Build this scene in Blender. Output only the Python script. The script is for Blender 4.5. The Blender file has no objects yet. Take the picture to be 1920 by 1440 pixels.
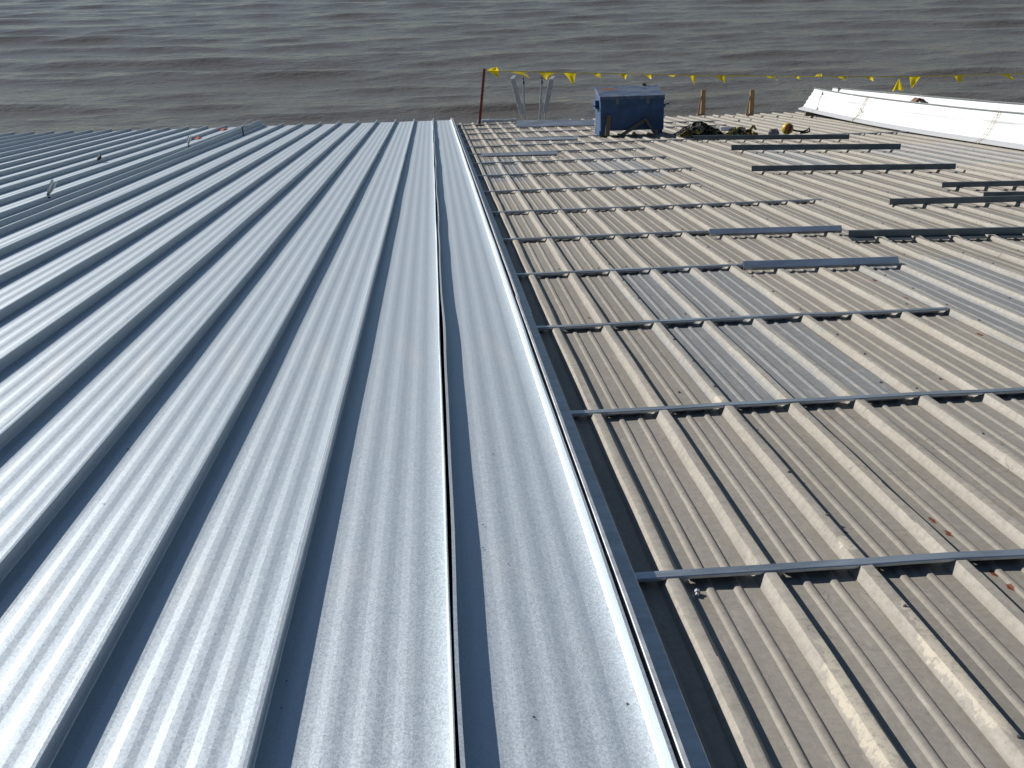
import bpy, math, random
import numpy as np
from mathutils import Matrix, Vector
random.seed(7); rng = np.random.default_rng(7)
S = bpy.context.scene
COL = S.collection
rad = math.radians

# ------------------------------------------------------------------ frame of the roof, camera, light
SLOPE = rad(9.46)                       # a 2-in-12 roof falling towards the water
EYE = 1.586                             # eye height over the old roof sheet
EYE_Z = 9.5                             # eye height over the water
ROOF = Matrix.Translation((0, 0, EYE_Z - EYE * math.cos(SLOPE))) @ Matrix.Rotation(-SLOPE, 4, 'X')
PIT, YAW, ROLL, FPX = 0.31326, 0.06768, -0.02871, 1900.0
_f = Vector((math.sin(YAW) * math.cos(PIT), math.cos(YAW) * math.cos(PIT), -math.sin(PIT)))
_r = Vector((math.cos(YAW), -math.sin(YAW), 0)); _u = _r.cross(_f)
CA = math.cos(ROLL) * _r + math.sin(ROLL) * _u
CB = -math.sin(ROLL) * _r + math.cos(ROLL) * _u
CC = _f
cam = bpy.data.cameras.new('camera'); cam_o = bpy.data.objects.new('camera', cam); COL.objects.link(cam_o)
cam.sensor_width = 36; cam.lens = FPX / 1920 * 36; cam.clip_start = 0.05; cam.clip_end = 9000
m = Matrix.Identity(4)
for i in range(3):
    m[i][0], m[i][1], m[i][2] = CA[i], CB[i], -CC[i]
m[2][3] = EYE
cam_o.matrix_world = ROOF @ m
S.camera = cam_o

SUN_R = Vector((-1.28, 0.95, 1.0))      # towards the sun, in the roof's frame
sd = (ROOF.to_3x3() @ SUN_R).normalized()
EL = math.asin(sd.z); AZ = math.atan2(sd.x, sd.y)
w = bpy.data.worlds.new('World'); S.world = w; w.use_nodes = True
sky = w.node_tree.nodes.new('ShaderNodeTexSky'); sky.sky_type = 'NISHITA'; sky.sun_disc = False
sky.sun_elevation = EL; sky.sun_rotation = AZ; sky.air_density = 1.0; sky.dust_density = 0.1; sky.ozone_density = 2.4
w.node_tree.links.new(sky.outputs[0], w.node_tree.nodes['Background'].inputs[0])
w.node_tree.nodes['Background'].inputs[1].default_value = 0.057
sl = bpy.data.lights.new('sun', 'SUN'); sl.energy = 5.0; sl.angle = rad(0.53); sl.color = (1.0, 0.95, 0.89)
so = bpy.data.objects.new('sun', sl); COL.objects.link(so)
so.rotation_euler = (-sd).to_track_quat('-Z', 'Y').to_euler(); so.location = (-30, 30, 40)
S.view_settings.view_transform = 'Standard'; S.view_settings.look = 'None'
S.view_settings.exposure = 0.25; S.view_settings.gamma = 1.0; S.view_settings.use_curve_mapping = False

# pixel (1920x1440 photo) -> direction; distance from the plane the thing touches
def ray(px, py): return CC + CA * ((px - 960) / FPX) + CB * ((720 - py) / FPX)
def un(px, py, Z=0.0):
    d = ray(px, py); t = (Z - EYE) / d.z; return Vector((d.x * t, d.y * t, Z))
def unY(px, py, Y):
    d = ray(px, py); t = Y / d.y; return Vector((d.x * t, Y, EYE + d.z * t))
def Xat(px, Y, Z):
    q = (px - 960) / FPX; k = Vector((0, Y, Z - EYE))
    return (q * k.dot(CC) - k.dot(CA)) / (CA.x - q * CC.x)

# ------------------------------------------------------------------ node helpers and materials
class NT:
    def __init__(s, name):
        s.m = bpy.data.materials.new(name); s.m.use_nodes = True
        s.t = s.m.node_tree; s.b = s.t.nodes['Principled BSDF']
        s.co = s.t.nodes.new('ShaderNodeTexCoord').outputs['Object']
    def n(s, typ, **kw):
        o = s.t.nodes.new(typ)
        for k, v in kw.items():
            if k.startswith('i_'):
                key = k[2:]; key = int(key) if key.isdigit() else key.replace('_', ' ')
                s.put(o.inputs[key], v)
            else: setattr(o, k, v)
        return o
    def put(s, inp, v):
        if isinstance(v, bpy.types.NodeSocket): s.t.links.new(v, inp)
        else: inp.default_value = v
    def mapping(s, scale, loc=(0, 0, 0)):
        return s.n('ShaderNodeMapping', i_0=s.co, i_1=loc, i_3=scale).outputs[0]
    def noise(s, scale, det=3.0, rough=.55, vec=None, dist=0.0):
        return s.n('ShaderNodeTexNoise', i_Vector=vec or s.co, i_Scale=scale, i_Detail=det, i_Roughness=rough, i_Distortion=dist).outputs['Fac']
    def ramp(s, fac, stops):
        r = s.n('ShaderNodeValToRGB', i_0=fac); e = r.color_ramp.elements
        while len(e) < len(stops): e.new(.5)
        for el, (p, c) in zip(e, stops):
            el.position = p; el.color = (c, c, c, 1) if isinstance(c, (int, float)) else (*c, 1)
        return r.outputs[0]
    def math(s, op, a, b=0.0, clamp=False):
        return s.n('ShaderNodeMath', operation=op, use_clamp=clamp, i_0=a, i_1=b).outputs[0]
    def mix(s, fac, a, b, mode='MIX'):
        o = s.n('ShaderNodeMix', data_type='RGBA', blend_type=mode)
        s.put(o.inputs[0], fac)
        for inp, v in ((o.inputs[6], a), (o.inputs[7], b)):
            s.put(inp, (*v, 1) if isinstance(v, tuple) and len(v) == 3 else v)
        return o.outputs[2]
    def bump(s, h, strength, dist=.01):
        s.put(s.b.inputs['Normal'], s.n('ShaderNodeBump', i_Strength=strength, i_Distance=dist, i_Height=h).outputs[0])
    def set(s, **kw):
        for k, v in kw.items():
            key = k.replace('_', ' ')
            s.put(s.b.inputs[key], (*v, 1) if isinstance(v, tuple) and len(v) == 3 else v)
        return s.m

def mat_simple(name, col, rough=.6, metal=0.0, var=.25, scale=12, bump=.15):
    t = NT(name); n = t.noise(scale, 5)
    dk = tuple(c * (1 - var) for c in col); lt = tuple(min(1, c * (1 + var)) for c in col)
    t.set(Base_Color=t.mix(t.ramp(n, [(.3, 0.0), (.7, 1.0)]), dk, lt), Metallic=metal, Roughness=rough)
    if bump: t.bump(t.noise(scale * 6, 4), bump, .004)
    return t.m

def mat_galvalume():
    t = NT('bright_galvalume')
    sp = t.n('ShaderNodeTexVoronoi', i_Vector=t.mapping((1, .55, 1)), i_Scale=360.0)
    spc = t.n('ShaderNodeSeparateColor', i_0=sp.outputs['Color']).outputs[0]
    sp2 = t.n('ShaderNodeTexVoronoi', i_Vector=t.co, i_Scale=150.0)
    spc2 = t.n('ShaderNodeSeparateColor', i_0=sp2.outputs['Color']).outputs[1]
    spm = t.math('ADD', t.math('MULTIPLY', spc, .65), t.math('MULTIPLY', spc2, .35))
    blot = t.noise(1.4, 4, .6, t.mapping((2.2, .8, 1)))
    smud = t.ramp(t.noise(3.1, 3, .5, t.mapping((1.5, .7, 1), (3, 7, 0))), [(.62, 0.0), (.72, 1.0)])
    base = t.mix(spm, (.38, .43, .47), (.535, .59, .635))
    base = t.mix(t.math('MULTIPLY', blot, .35), base, (.45, .52, .57))
    base = t.mix(t.math('MULTIPLY', smud, .22), base, (.62, .60, .57))
    rough = t.math('ADD', t.math('MULTIPLY', spm, .16), .47)
    t.set(Base_Color=base, Metallic=.62, Roughness=rough)
    t.bump(spm, .18, .0006)
    return t.m

def mat_galv(name, col, rough, metal=.85):
    t = NT(name)
    sp = t.n('ShaderNodeTexVoronoi', i_Vector=t.co, i_Scale=70.0)
    spc = t.n('ShaderNodeSeparateColor', i_0=sp.outputs['Color']).outputs[0]
    n = t.noise(5, 5, .65, t.mapping((.5, 3, 3)))
    dk = tuple(c * .62 for c in col); lt = tuple(min(1, c * 1.3) for c in col)
    base = t.mix(t.ramp(n, [(.25, 0.0), (.75, 1.0)]), dk, lt)
    base = t.mix(t.math('MULTIPLY', spc, .22), base, tuple(c * 1.35 for c in col))
    t.set(Base_Color=base, Metallic=metal, Roughness=t.math('ADD', t.math('MULTIPLY', n, .2), rough))
    t.bump(n, .2, .002)
    return t.m

# (x, y, radius x, radius y) of rust and sealant marks that the photo shows, in the roof's frame
RUST = [un(1748, 980) , un(1778, 1005), un(1862, 1080), un(1893, 1106), un(1815, 1082, .03), un(1836, 1106, .03),
        un(1695, 968, .03), un(1455, 307), un(1390, 290), un(1600, 307), un(1840, 325), un(1880, 330), un(1760, 300),
        un(1700, 553, .03), un(1640, 520, .03), un(1838, 620, .03), un(1450, 268), un(1500, 268), un(1560, 235)]
SEAL = [(un(1590, 1330), .030, .16), (un(1560, 1260), .018, .12), (un(1640, 1410), .03, .12), (un(1770, 1250, .02), .03, .16), (un(1840, 1330, .02), .03, .14),
        (un(1718, 1170, .02), .02, .12), (un(1345, 755, .02), .03, .05), (un(1590, 1025, .03), .03, .06), (un(1480, 740, .02), .03, .04)]

def spots(t, pts, wob):
    pos = t.n('ShaderNodeVectorMath', operation='ADD', i_0=t.co,
              i_1=t.n('ShaderNodeVectorMath', operation='SCALE', i_0=t.n('ShaderNodeTexNoise', i_Vector=t.co, i_Scale=48.0, i_Detail=5.0).outputs['Color'], i_3=wob).outputs[0]).outputs[0]
    acc = None
    for (x, y, rx, ry) in pts:
        mp = t.n('ShaderNodeMapping', i_0=pos, i_1=(-(x + wob * .5) / rx, -(y + wob * .5) / ry, 0), i_3=(1 / rx, 1 / ry, 0)).outputs[0]
        l = t.n('ShaderNodeVectorMath', operation='LENGTH', i_0=mp).outputs['Value']
        acc = l if acc is None else t.math('MINIMUM', acc, l)
    return acc

def mat_old(name, pan, rib, rust=True):
    t = NT(name)
    xyz = t.n('ShaderNodeSeparateXYZ', i_0=t.co)
    z = xyz.outputs[2]
    big = t.noise(.9, 4, .6)
    streak = t.noise(7, 5, .65, t.mapping((2.2, .22, 1)))
    fine = t.noise(38, 6, .7)
    speck = t.noise(120, 3, .6)
    # dirt lies on the flats, the raised ribs are washed clean: a real difference of paint and grime
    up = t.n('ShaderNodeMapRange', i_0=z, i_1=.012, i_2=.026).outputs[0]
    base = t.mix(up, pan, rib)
    base = t.mix(t.math('MULTIPLY', t.ramp(streak, [(.35, 0.0), (.75, 1.0)]), .42), base, tuple(c * .66 for c in pan))
    base = t.mix(t.math('MULTIPLY', t.ramp(big, [(.42, 0.0), (.7, 1.0)]), .30), base, (pan[0] * 1.22, pan[1] * 1.17, pan[2] * 1.05))
    base = t.mix(t.math('MULTIPLY', t.ramp(fine, [(.42, 0.0), (.64, 1.0)]), .5), base, tuple(c * .68 for c in pan))
    base = t.mix(t.math('MULTIPLY', t.ramp(speck, [(.66, 0.0), (.72, 1.0)]), .7), base, (.07, .06, .05))
    crk = t.math('ABSOLUTE', t.math('SUBTRACT', t.noise(2.6, 3, .5, t.mapping((.6, 1.5, 1), (9, 4, 0)), .6), .5))
    crk = t.math('MULTIPLY', t.ramp(crk, [(.0012, 1.0), (.0035, 0.0)]), t.ramp(t.noise(1.3, 2), [(.5, 0.0), (.58, 1.0)]))
    base = t.mix(t.math('MULTIPLY', crk, .55), base, (.075, .062, .048))
    chalk = t.ramp(t.noise(16, 6, .75, t.mapping((1.6, .35, 1), (1, 8, 3))), [(.56, 0.0), (.70, 1.0)])
    base = t.mix(t.math('MULTIPLY', chalk, .5), base, tuple(min(1, c * 1.18) for c in rib))
    stain = t.ramp(t.noise(11, 5, .6, t.mapping((1, .5, 1), (5, 1, 0))), [(.62, 0.0), (.72, 1.0)])
    base = t.mix(t.math('MULTIPLY', stain, .35), base, (.20, .145, .085))
    if rust:
        sl_ = spots(t, [(p.x, p.y, a, b) for p, a, b in SEAL], .05)
        base = t.mix(t.math('MULTIPLY', t.math('MULTIPLY', t.ramp(sl_, [(.80, 1.0), (1.0, 0.0)]), t.ramp(t.noise(60, 5, .7), [(.35, 0.0), (.5, 1.0)])), .75), base, (.50, .45, .36))
        ru = spots(t, [(p.x, p.y, (.008 + .0011 * p.y) * .9, (.018 + .004 * p.y) * .95) for p in RUST[:4] + RUST[7:]], .03)
        base = t.mix(t.ramp(ru, [(.75, 1.0), (1.05, 0.0)]), base, t.mix(fine, (.06, .014, .005), (.20, .055, .018)))
    t.set(Base_Color=base, Roughness=.62, Metallic=0.0, Specular_IOR_Level=.3)
    t.bump(t.math('ADD', fine, t.math('MULTIPLY', streak, .6)), .4, .002)
    return t.m

M = {}
M['new'] = mat_galvalume()
M['trim'] = mat_galv('trim_metal', (.48, .50, .52), .38, .4)
M['purlin'] = mat_galv('purlin_metal', (.42, .455, .48), .32)
M['dkpurlin'] = mat_galv('dark_purlin_metal', (.135, .16, .17), .36, .8)
M['loose'] = mat_galv('loose_purlin_metal', (.60, .63, .66), .45, .5)
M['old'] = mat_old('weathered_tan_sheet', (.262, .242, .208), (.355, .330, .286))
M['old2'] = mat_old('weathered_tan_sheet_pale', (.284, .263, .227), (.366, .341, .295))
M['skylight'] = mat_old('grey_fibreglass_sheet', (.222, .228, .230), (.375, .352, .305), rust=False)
M['screw'] = mat_simple('dull_screw', (.16, .15, .14), .5, .6)
M['white'] = mat_galvalume(); M['white'].name = 'white_panel'
_b = M['white'].node_tree.nodes['Principled BSDF']; _b.inputs['Metallic'].default_value = .25
for l in list(M['white'].node_tree.links):
    if l.to_socket == _b.inputs['Base Color']: M['white'].node_tree.links.remove(l)
_b.inputs['Base Color'].default_value = (.50, .51, .52, 1)
M['blue'] = mat_simple('blue_box_paint', (.034, .078, .165), .55, 0, .35, 5, .1)
def mat_lid():
    t = NT('worn_blue_lid'); n = t.noise(4.0, 5, .6, t.mapping((1, 1.6, 1), (2, 0, 0))); f = t.noise(22, 5, .7)
    a = t.mix(t.ramp(n, [(.42, 0.0), (.56, 1.0)]), (.045, .085, .165), (.125, .145, .175))
    r = spots(t, [(-.40, .50, .20, .12), (-.28, .42, .12, .05)], .18)
    a = t.mix(t.ramp(r, [(.6, 1.0), (1.1, 0.0)]), a, t.mix(f, (.16, .05, .03), (.22, .12, .07)))
    a = t.mix(t.math('MULTIPLY', t.ramp(f, [(.55, 0.0), (.62, 1.0)]), .5), a, (.03, .06, .14))
    t.set(Base_Color=a, Roughness=.55); t.bump(f, .2, .003); return t.m
M['lid'] = mat_lid()
M['red'] = mat_simple('red_oxide_paint', (.21, .026, .016), .6)
M['yellow'] = mat_simple('yellow_vinyl', (.72, .56, .02), .45, 0, .08, 6, .1)
M['yellow'].node_tree.nodes['Principled BSDF'].inputs['Subsurface Weight'].default_value = 0
def mat_flag():
    t = NT('yellow_pennant_vinyl'); out = t.t.nodes['Material Output']
    tr = t.n('ShaderNodeBsdfTranslucent', i_0=(.78, .62, .02, 1)); t.set(Base_Color=(.74, .56, .02), Roughness=.4)
    mx = t.n('ShaderNodeMixShader', i_0=.45); t.t.links.new(t.b.outputs[0], mx.inputs[1]); t.t.links.new(tr.outputs[0], mx.inputs[2])
    t.t.links.new(mx.outputs[0], out.inputs[0]); return t.m
M['flag'] = mat_flag()
def mat_wood(name, col):
    t = NT(name); n = t.noise(9, 5, .6, t.mapping((6, 6, .8))); k = t.noise(3, 4)
    t.set(Base_Color=t.mix(n, tuple(c * .6 for c in col), tuple(min(1, c * 1.25) for c in col)), Roughness=.8); t.bump(n, .3, .004); return t.m
M['wood'] = mat_wood('pine_lumber', (.40, .25, .12))
M['oldwood'] = mat_wood('grey_lumber', (.17, .125, .08))
M['alu'] = mat_simple('ladder_aluminium', (.42, .43, .44), .45, .5, .2)
M['steel'] = mat_simple('plier_steel', (.62, .60, .55), .25, .95, .15)
M['dark'] = mat_simple('black_webbing', (.018, .018, .017), .75)
M['olive'] = mat_simple('faded_yellow_strap', (.26, .22, .05), .75)
M['rope'] = mat_simple('straw_rope', (.34, .26, .14), .85)
M['twine'] = mat_simple('yellow_twine', (.50, .40, .10), .8)
M['orange'] = mat_simple('orange_plastic', (.42, .10, .02), .5)
M['ylw'] = mat_simple('yellow_plastic', (.42, .33, .02), .42)
M['greybag'] = mat_simple('grey_canvas', (.20, .17, .19), .85)
M['redrag'] = mat_simple('red_orange_cloth', (.50, .085, .03), .85)
M['leather'] = mat_simple('brown_leather', (.16, .09, .04), .7)
M['pvc'] = mat_simple('pale_pipe', (.55, .62, .66), .35)
M['concrete'] = mat_simple('concrete', (.28, .27, .25), .85, 0, .2, 2)
M['siding'] = mat_simple('tan_siding', (.34, .30, .24), .6, 0, .12, 3)
def mat_water():
    t = NT('murky_water')
    n1 = t.noise(2.2, 5, .62, t.mapping((.55, 1, 1))); n2 = t.noise(9, 4, .6, t.mapping((.5, 1, 1)))
    silt = t.noise(.05, 4, .6)
    t.set(Base_Color=t.mix(silt, (.120, .103, .080), (.150, .128, .098)), Roughness=.13, IOR=1.333)
    t.bump(t.math('ADD', n1, t.math('MULTIPLY', n2, .28)), .68, .15)
    return t.m
M['water'] = mat_water()

# ------------------------------------------------------------------ mesh helpers
class MB:
    def __init__(s): s.v = []; s.f = []
    def add(s, vs, fs):
        k = len(s.v); s.v += [tuple(p) for p in vs]; s.f += [tuple(i + k for i in f) for f in fs]; return s
    def box(s, x0, x1, y0, y1, z0, z1, M=None):
        vs = [Vector(p) for p in ((x0, y0, z0), (x1, y0, z0), (x1, y1, z0), (x0, y1, z0), (x0, y0, z1), (x1, y0, z1), (x1, y1, z1), (x0, y1, z1))]
        if M: vs = [M @ v for v in vs]
        return s.add(vs, [(0, 3, 2, 1), (4, 5, 6, 7), (0, 1, 5, 4), (1, 2, 6, 5), (2, 3, 7, 6), (3, 0, 4, 7)])
    def bar(s, a, b, wx, wy, up=(0, 0, 1)):            # box beam from a to b
        a, b = Vector(a), Vector(b); d = (b - a); L = d.length; d.normalize()
        sx = d.cross(Vector(up));
        if sx.length < 1e-4: sx = d.cross(Vector((1, 0, 0)))
        sx.normalize(); sy = sx.cross(d)
        vs = [p + sx * (i * wx / 2) + sy * (j * wy / 2) for p in (a, b) for i, j in ((-1, -1), (1, -1), (1, 1), (-1, 1))]
        return s.add(vs, [(3, 2, 1, 0), (4, 5, 6, 7), (0, 1, 5, 4), (1, 2, 6, 5), (2, 3, 7, 6), (3, 0, 4, 7)])
    def loft(s, rings, closed=False, caps=False):      # rings: lists of points of equal length
        n = len(rings[0]); vs = [p for r in rings for p in r]; fs = []
        for i in range(len(rings) - 1):
            for j in range(n if closed else n - 1):
                a, b = i * n + j, i * n + (j + 1) % n
                fs.append((a, b, b + n, a + n))
        if caps and closed: fs += [tuple(range(n))[::-1], tuple(range((len(rings) - 1) * n, len(rings) * n))]
        return s.add(vs, fs)
    def tube(s, path, r, seg=6):
        path = [Vector(p) for p in path]; rings = []
        for i, p in enumerate(path):
            d = path[min(i + 1, len(path) - 1)] - path[max(i - 1, 0)]; d.normalize()
            x = d.cross(Vector((0, 0, 1)));
            if x.length < 1e-3: x = d.cross(Vector((1, 0, 0)))
            x.normalize(); y = d.cross(x); rr = r[i] if isinstance(r, (list, tuple)) else r
            rings.append([p + x * (rr * math.cos(t)) + y * (rr * math.sin(t)) for t in (k * math.tau / seg for k in range(seg))])
        return s.loft(rings, True, True)
    def ribbon(s, path, wdt, th=.002, side=(1, 0, 0)):
        rings = []
        path = [Vector(p) for p in path]; sd_ = Vector(side)
        for i, p in enumerate(path):
            d = (path[min(i + 1, len(path) - 1)] - path[max(i - 1, 0)]).normalized()
            x = (sd_ - d * sd_.dot(d)).normalized(); y = d.cross(x)
            rings.append([p + x * wdt / 2 + y * th / 2, p - x * wdt / 2 + y * th / 2, p - x * wdt / 2 - y * th / 2, p + x * wdt / 2 - y * th / 2])
        return s.loft(rings, True, True)
    def lathe(s, prof, c=(0, 0, 0), seg=18, M=None):
        rings = [[Vector((r * math.cos(t), r * math.sin(t), z)) for t in (k * math.tau / seg for k in range(seg))] for r, z in prof]
        if M: rings = [[M @ p for p in r] for r in rings]
        rings = [[p + Vector(c) for p in r] for r in rings]
        return s.loft(rings, True, True)
    def mesh(s, name, mat, smooth=None):
        me = bpy.data.meshes.new(name); me.from_pydata(s.v, [], s.f); me.materials.append(mat)
        if smooth:
            me.polygons.foreach_set('use_smooth', [True] * len(me.polygons)); me.set_sharp_from_angle(angle=rad(smooth))
        me.update(); return me
    def part(s, name, mat, parent, smooth=None, kind=None):
        o = bpy.data.objects.new(name, s.mesh(name, mat, smooth)); COL.objects.link(o); o.parent = parent
        if kind: o['kind'] = kind
        return o
    def thing(s, name, mat, loc, label, cat, group=None, smooth=None):
        o = bpy.data.objects.new(name, s.mesh(name, mat, smooth)); COL.objects.link(o)
        o.matrix_world = ROOF @ Matrix.Translation(loc); tag(o, label, cat, group); return o
def tag(o, label, cat, group=None):
    o['label'] = label; o['category'] = cat
    if group: o['group'] = group
    return o
def thing(name, label, cat, loc=(0, 0, 0), group=None, rz=0.0):
    o = bpy.data.objects.new(name, None); COL.objects.link(o); o.empty_display_size = .1
    o.matrix_world = ROOF @ Matrix.Translation(loc) @ Matrix.Rotation(rz, 4, 'Z'); return tag(o, label, cat, group)
def wob(y, a, ph, l=(2.3, .9, .41)):
    return a * (math.sin(y * math.tau / l[0] + ph) + .6 * math.sin(y * math.tau / l[1] + ph * 2.3) + .35 * math.sin(y * math.tau / l[2] + ph * 4.1))

# ------------------------------------------------------------------ water, ground, building
def axis(lo, hi, step, far, g):
    a = list(np.arange(lo, hi, step)); s = step; b = [a[-1]]
    while b[-1] < far: s *= g; b.append(b[-1] + s)
    return a + b[1:]
xs_ = axis(0, 62, .36, 5000, 1.13); xs_ = np.array([-x for x in xs_[:0:-1]] + xs_)
ys_ = np.array(axis(33.2, 92, .24, 7000, 1.09))
X, Y = np.meshgrid(xs_, ys_)
Zw = np.zeros_like(X)
def wave(lam, amp, ang, n, spread, sharp=1.0):
    global Zw
    for _ in range(n):
        l = lam * (1 + rng.uniform(-.25, .25)); a = rad(ang + rng.uniform(-spread, spread)); ph = rng.uniform(0, math.tau)
        kx, ky = math.sin(a) / l * math.tau, math.cos(a) / l * math.tau
        env = .55 + .45 * np.sin(X * rng.uniform(.03, .12) + Y * rng.uniform(.02, .08) + rng.uniform(0, 6))
        s_ = np.sin(kx * X + ky * Y + ph + .5 * np.sin(X * .11 + ph * 3))
        Zw += amp / math.sqrt(n) * env * (np.exp(sharp * (s_ - 1)) * 1.6 - .6)
wave(5.2, .165, 3, 4, 7, 1.4); wave(3.1, .080, -4, 5, 14, 1.2); wave(1.7, .034, 4, 8, 24, 1.0); wave(.95, .012, 0, 8, 36, .8)
fade = np.clip(1 - (np.hypot(X, Y) - 90) / 260, 0, 1); Zw *= fade
wv = np.stack([X, Y, Zw], -1).reshape(-1, 3); nx, ny = len(xs_), len(ys_)
idx = np.arange(nx * ny).reshape(ny, nx)
q = np.stack([idx[:-1, :-1], idx[:-1, 1:], idx[1:, 1:], idx[1:, :-1]], -1).reshape(-1, 4)
me = bpy.data.meshes.new('water'); me.vertices.add(len(wv)); me.vertices.foreach_set('co', wv.ravel())
me.loops.add(q.size); me.loops.foreach_set('vertex_index', q.ravel()); me.polygons.add(len(q))
me.polygons.foreach_set('loop_start', np.arange(0, q.size, 4)); me.polygons.foreach_set('loop_total', np.full(len(q), 4))
me.polygons.foreach_set('use_smooth', np.ones(len(q), bool)); me.update(); me.validate(); me.materials.append(M['water'])
wo = bpy.data.objects.new('water', me); COL.objects.link(wo); wo['kind'] = 'structure'
g = MB().box(-400, 400, -300, 33.6, -1.5, .55)
go = bpy.data.objects.new('ground', g.mesh('ground', M['concrete'])); COL.objects.link(go); go['kind'] = 'structure'

# old roof: X positions of the ribs
XR, PITCH, RIB_H = 0.668, 0.3048, 0.032
XS, PW = -0.0258, 0.45692             # standing seams
ZP, ZT = 0.105, 0.168                 # new pan, seam top
EAVE, BACK = 26.0, -2.6
X_LEFT, X_RIGHT = XS - 34 * PW, XR + PITCH * 53

bd = bpy.data.objects.new('building', None); COL.objects.link(bd); bd.location = (0, 12, .55)
tag(bd, 'low building under the two sheet-metal roofs beside the water', 'building')
def wall(x0, x1, y0, y1):
    b = MB(); base = Vector((0, 12, .55)); vs = []
    for (x, y) in ((x0, y0), (x1, y0), (x1, y1), (x0, y1)):
        t = ROOF @ Vector((x, y / math.cos(SLOPE), -.05)); vs.append((x, y, .55, t.z))
    pts = [Vector((x, y, lo)) - base for x, y, lo, hi in vs] + [Vector((x, y, hi)) - base for x, y, lo, hi in vs]
    b.add(pts, [(0, 3, 2, 1), (4, 5, 6, 7), (0, 1, 5, 4), (1, 2, 6, 5), (2, 3, 7, 6), (3, 0, 4, 7)]).part('wall', M['siding'], bd)
wall(X_LEFT + .3, X_RIGHT - .3, 25.0, 25.2); wall(X_LEFT + .3, X_RIGHT - .3, -2.4, -2.2)
wall(X_LEFT + .3, X_LEFT + .5, -2.19, 24.99); wall(X_RIGHT - .5, X_RIGHT - .3, -2.19, 24.99)

# ------------------------------------------------------------------ old ribbed roof
old = thing('ribbed_roof', 'weathered tan ribbed sheet roof with lengthwise ribs, not yet covered', 'roof')
ROWS = [(BACK, 4.42), (4.36, 7.48), (7.42, 13.5), (13.44, 16.55), (16.49, 19.6), (19.54, EAVE)]
SKY = {(0, 1), (2, 1), (1, 3), (4, 3), (-1, 3), (6, 3), (7, 3), (5, 1), (9, 2)}
def rib(c, h, tw, bw):          # trapezoid rib around c
    return [(c - bw / 2, 0), (c - tw / 2 - .001, h - .001), (c - tw / 2 + .002, h), (c + tw / 2 - .002, h), (c + tw / 2 + .001, h - .001), (c + bw / 2, 0)]
def minor(c):
    return [(c - .016, 0), (c - .010, .005), (c - .006, .0068), (c + .006, .0068), (c + .010, .005), (c + .016, 0)]
def sheet_profile():
    p = [(-.046, .0026)] + [(x, z + .0026) for x, z in rib(0, RIB_H, .034, .082)]
    for k in range(3):
        c = k * PITCH
        if k: p += rib(c, RIB_H, .034, .082)
        p += minor(c + PITCH * .36) + minor(c + PITCH * .64)
    p += [(3 * PITCH - .041, 0), (3 * PITCH - .018, RIB_H - .001), (3 * PITCH - .013, RIB_H)]
    return p
PROF = sheet_profile()
for r, (y0, y1) in enumerate(ROWS):
    for c in range(-1, 17):
        x0 = XR + PITCH * (2 + 3 * c)
        n = max(6, int((y1 - y0) / (.35 if r < 3 and c < 4 else .9)))
        ph = random.uniform(0, 6); b = MB(); rings = []
        zoff = .0018 * (len(ROWS) - 1 - r) + random.uniform(0, .0005)
        for i in range(n + 1):
            y = y0 + (y1 - y0) * i / n + (random.uniform(-.004, .004) if i in (0, n) else 0)
            dx = wob(y, .0014, ph); dz = wob(y, .0005, ph + 2)
            ring = []
            for j, (px, pz) in enumerate(PROF):
                top = pz > .02
                jx = wob(y, .0017, ph + j * 1.7, (1.3, .57, .23)) if top else 0
                ring.append((x0 + px + dx + jx, y, zoff + pz + dz + (wob(y, .0009, ph + j, (1.1, .5, .2)) if (top or pz < .001) else 0)))
            rings.append(ring)
        b.loft(rings)
        mt = M['skylight'] if (c, r) in SKY else M[random.choice(('old', 'old', 'old2'))]
        b.part('roof_panel', mt, old, 25)
sc = MB()
for c in range(0, 17):
    x = XR + PITCH * (2 + 3 * c)
    y = BACK
    while y < EAVE:
        y += random.uniform(.38, .62)
        sc.lathe([(.0085, 0), (.0085, .002), (.0048, .0025), (.0045, .007), (.001, .0072)], (x + .011 + random.uniform(-.003, .003), y, RIB_H + .0098), 7)
for y in [2.78 + 1.53 * i for i in range(15)]:
    for k in range(-1, 50):
        if random.random() < .45:
            sc.lathe([(.0075, 0), (.0075, .002), (.0045, .0025), (.0043, .006), (.001, .0062)], (XR + PITCH * k + random.choice((.052, .15, .24)), y + random.uniform(.25, .32), .0085), 6)
sc.part('screws', M['screw'], old, kind='stuff')

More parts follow.
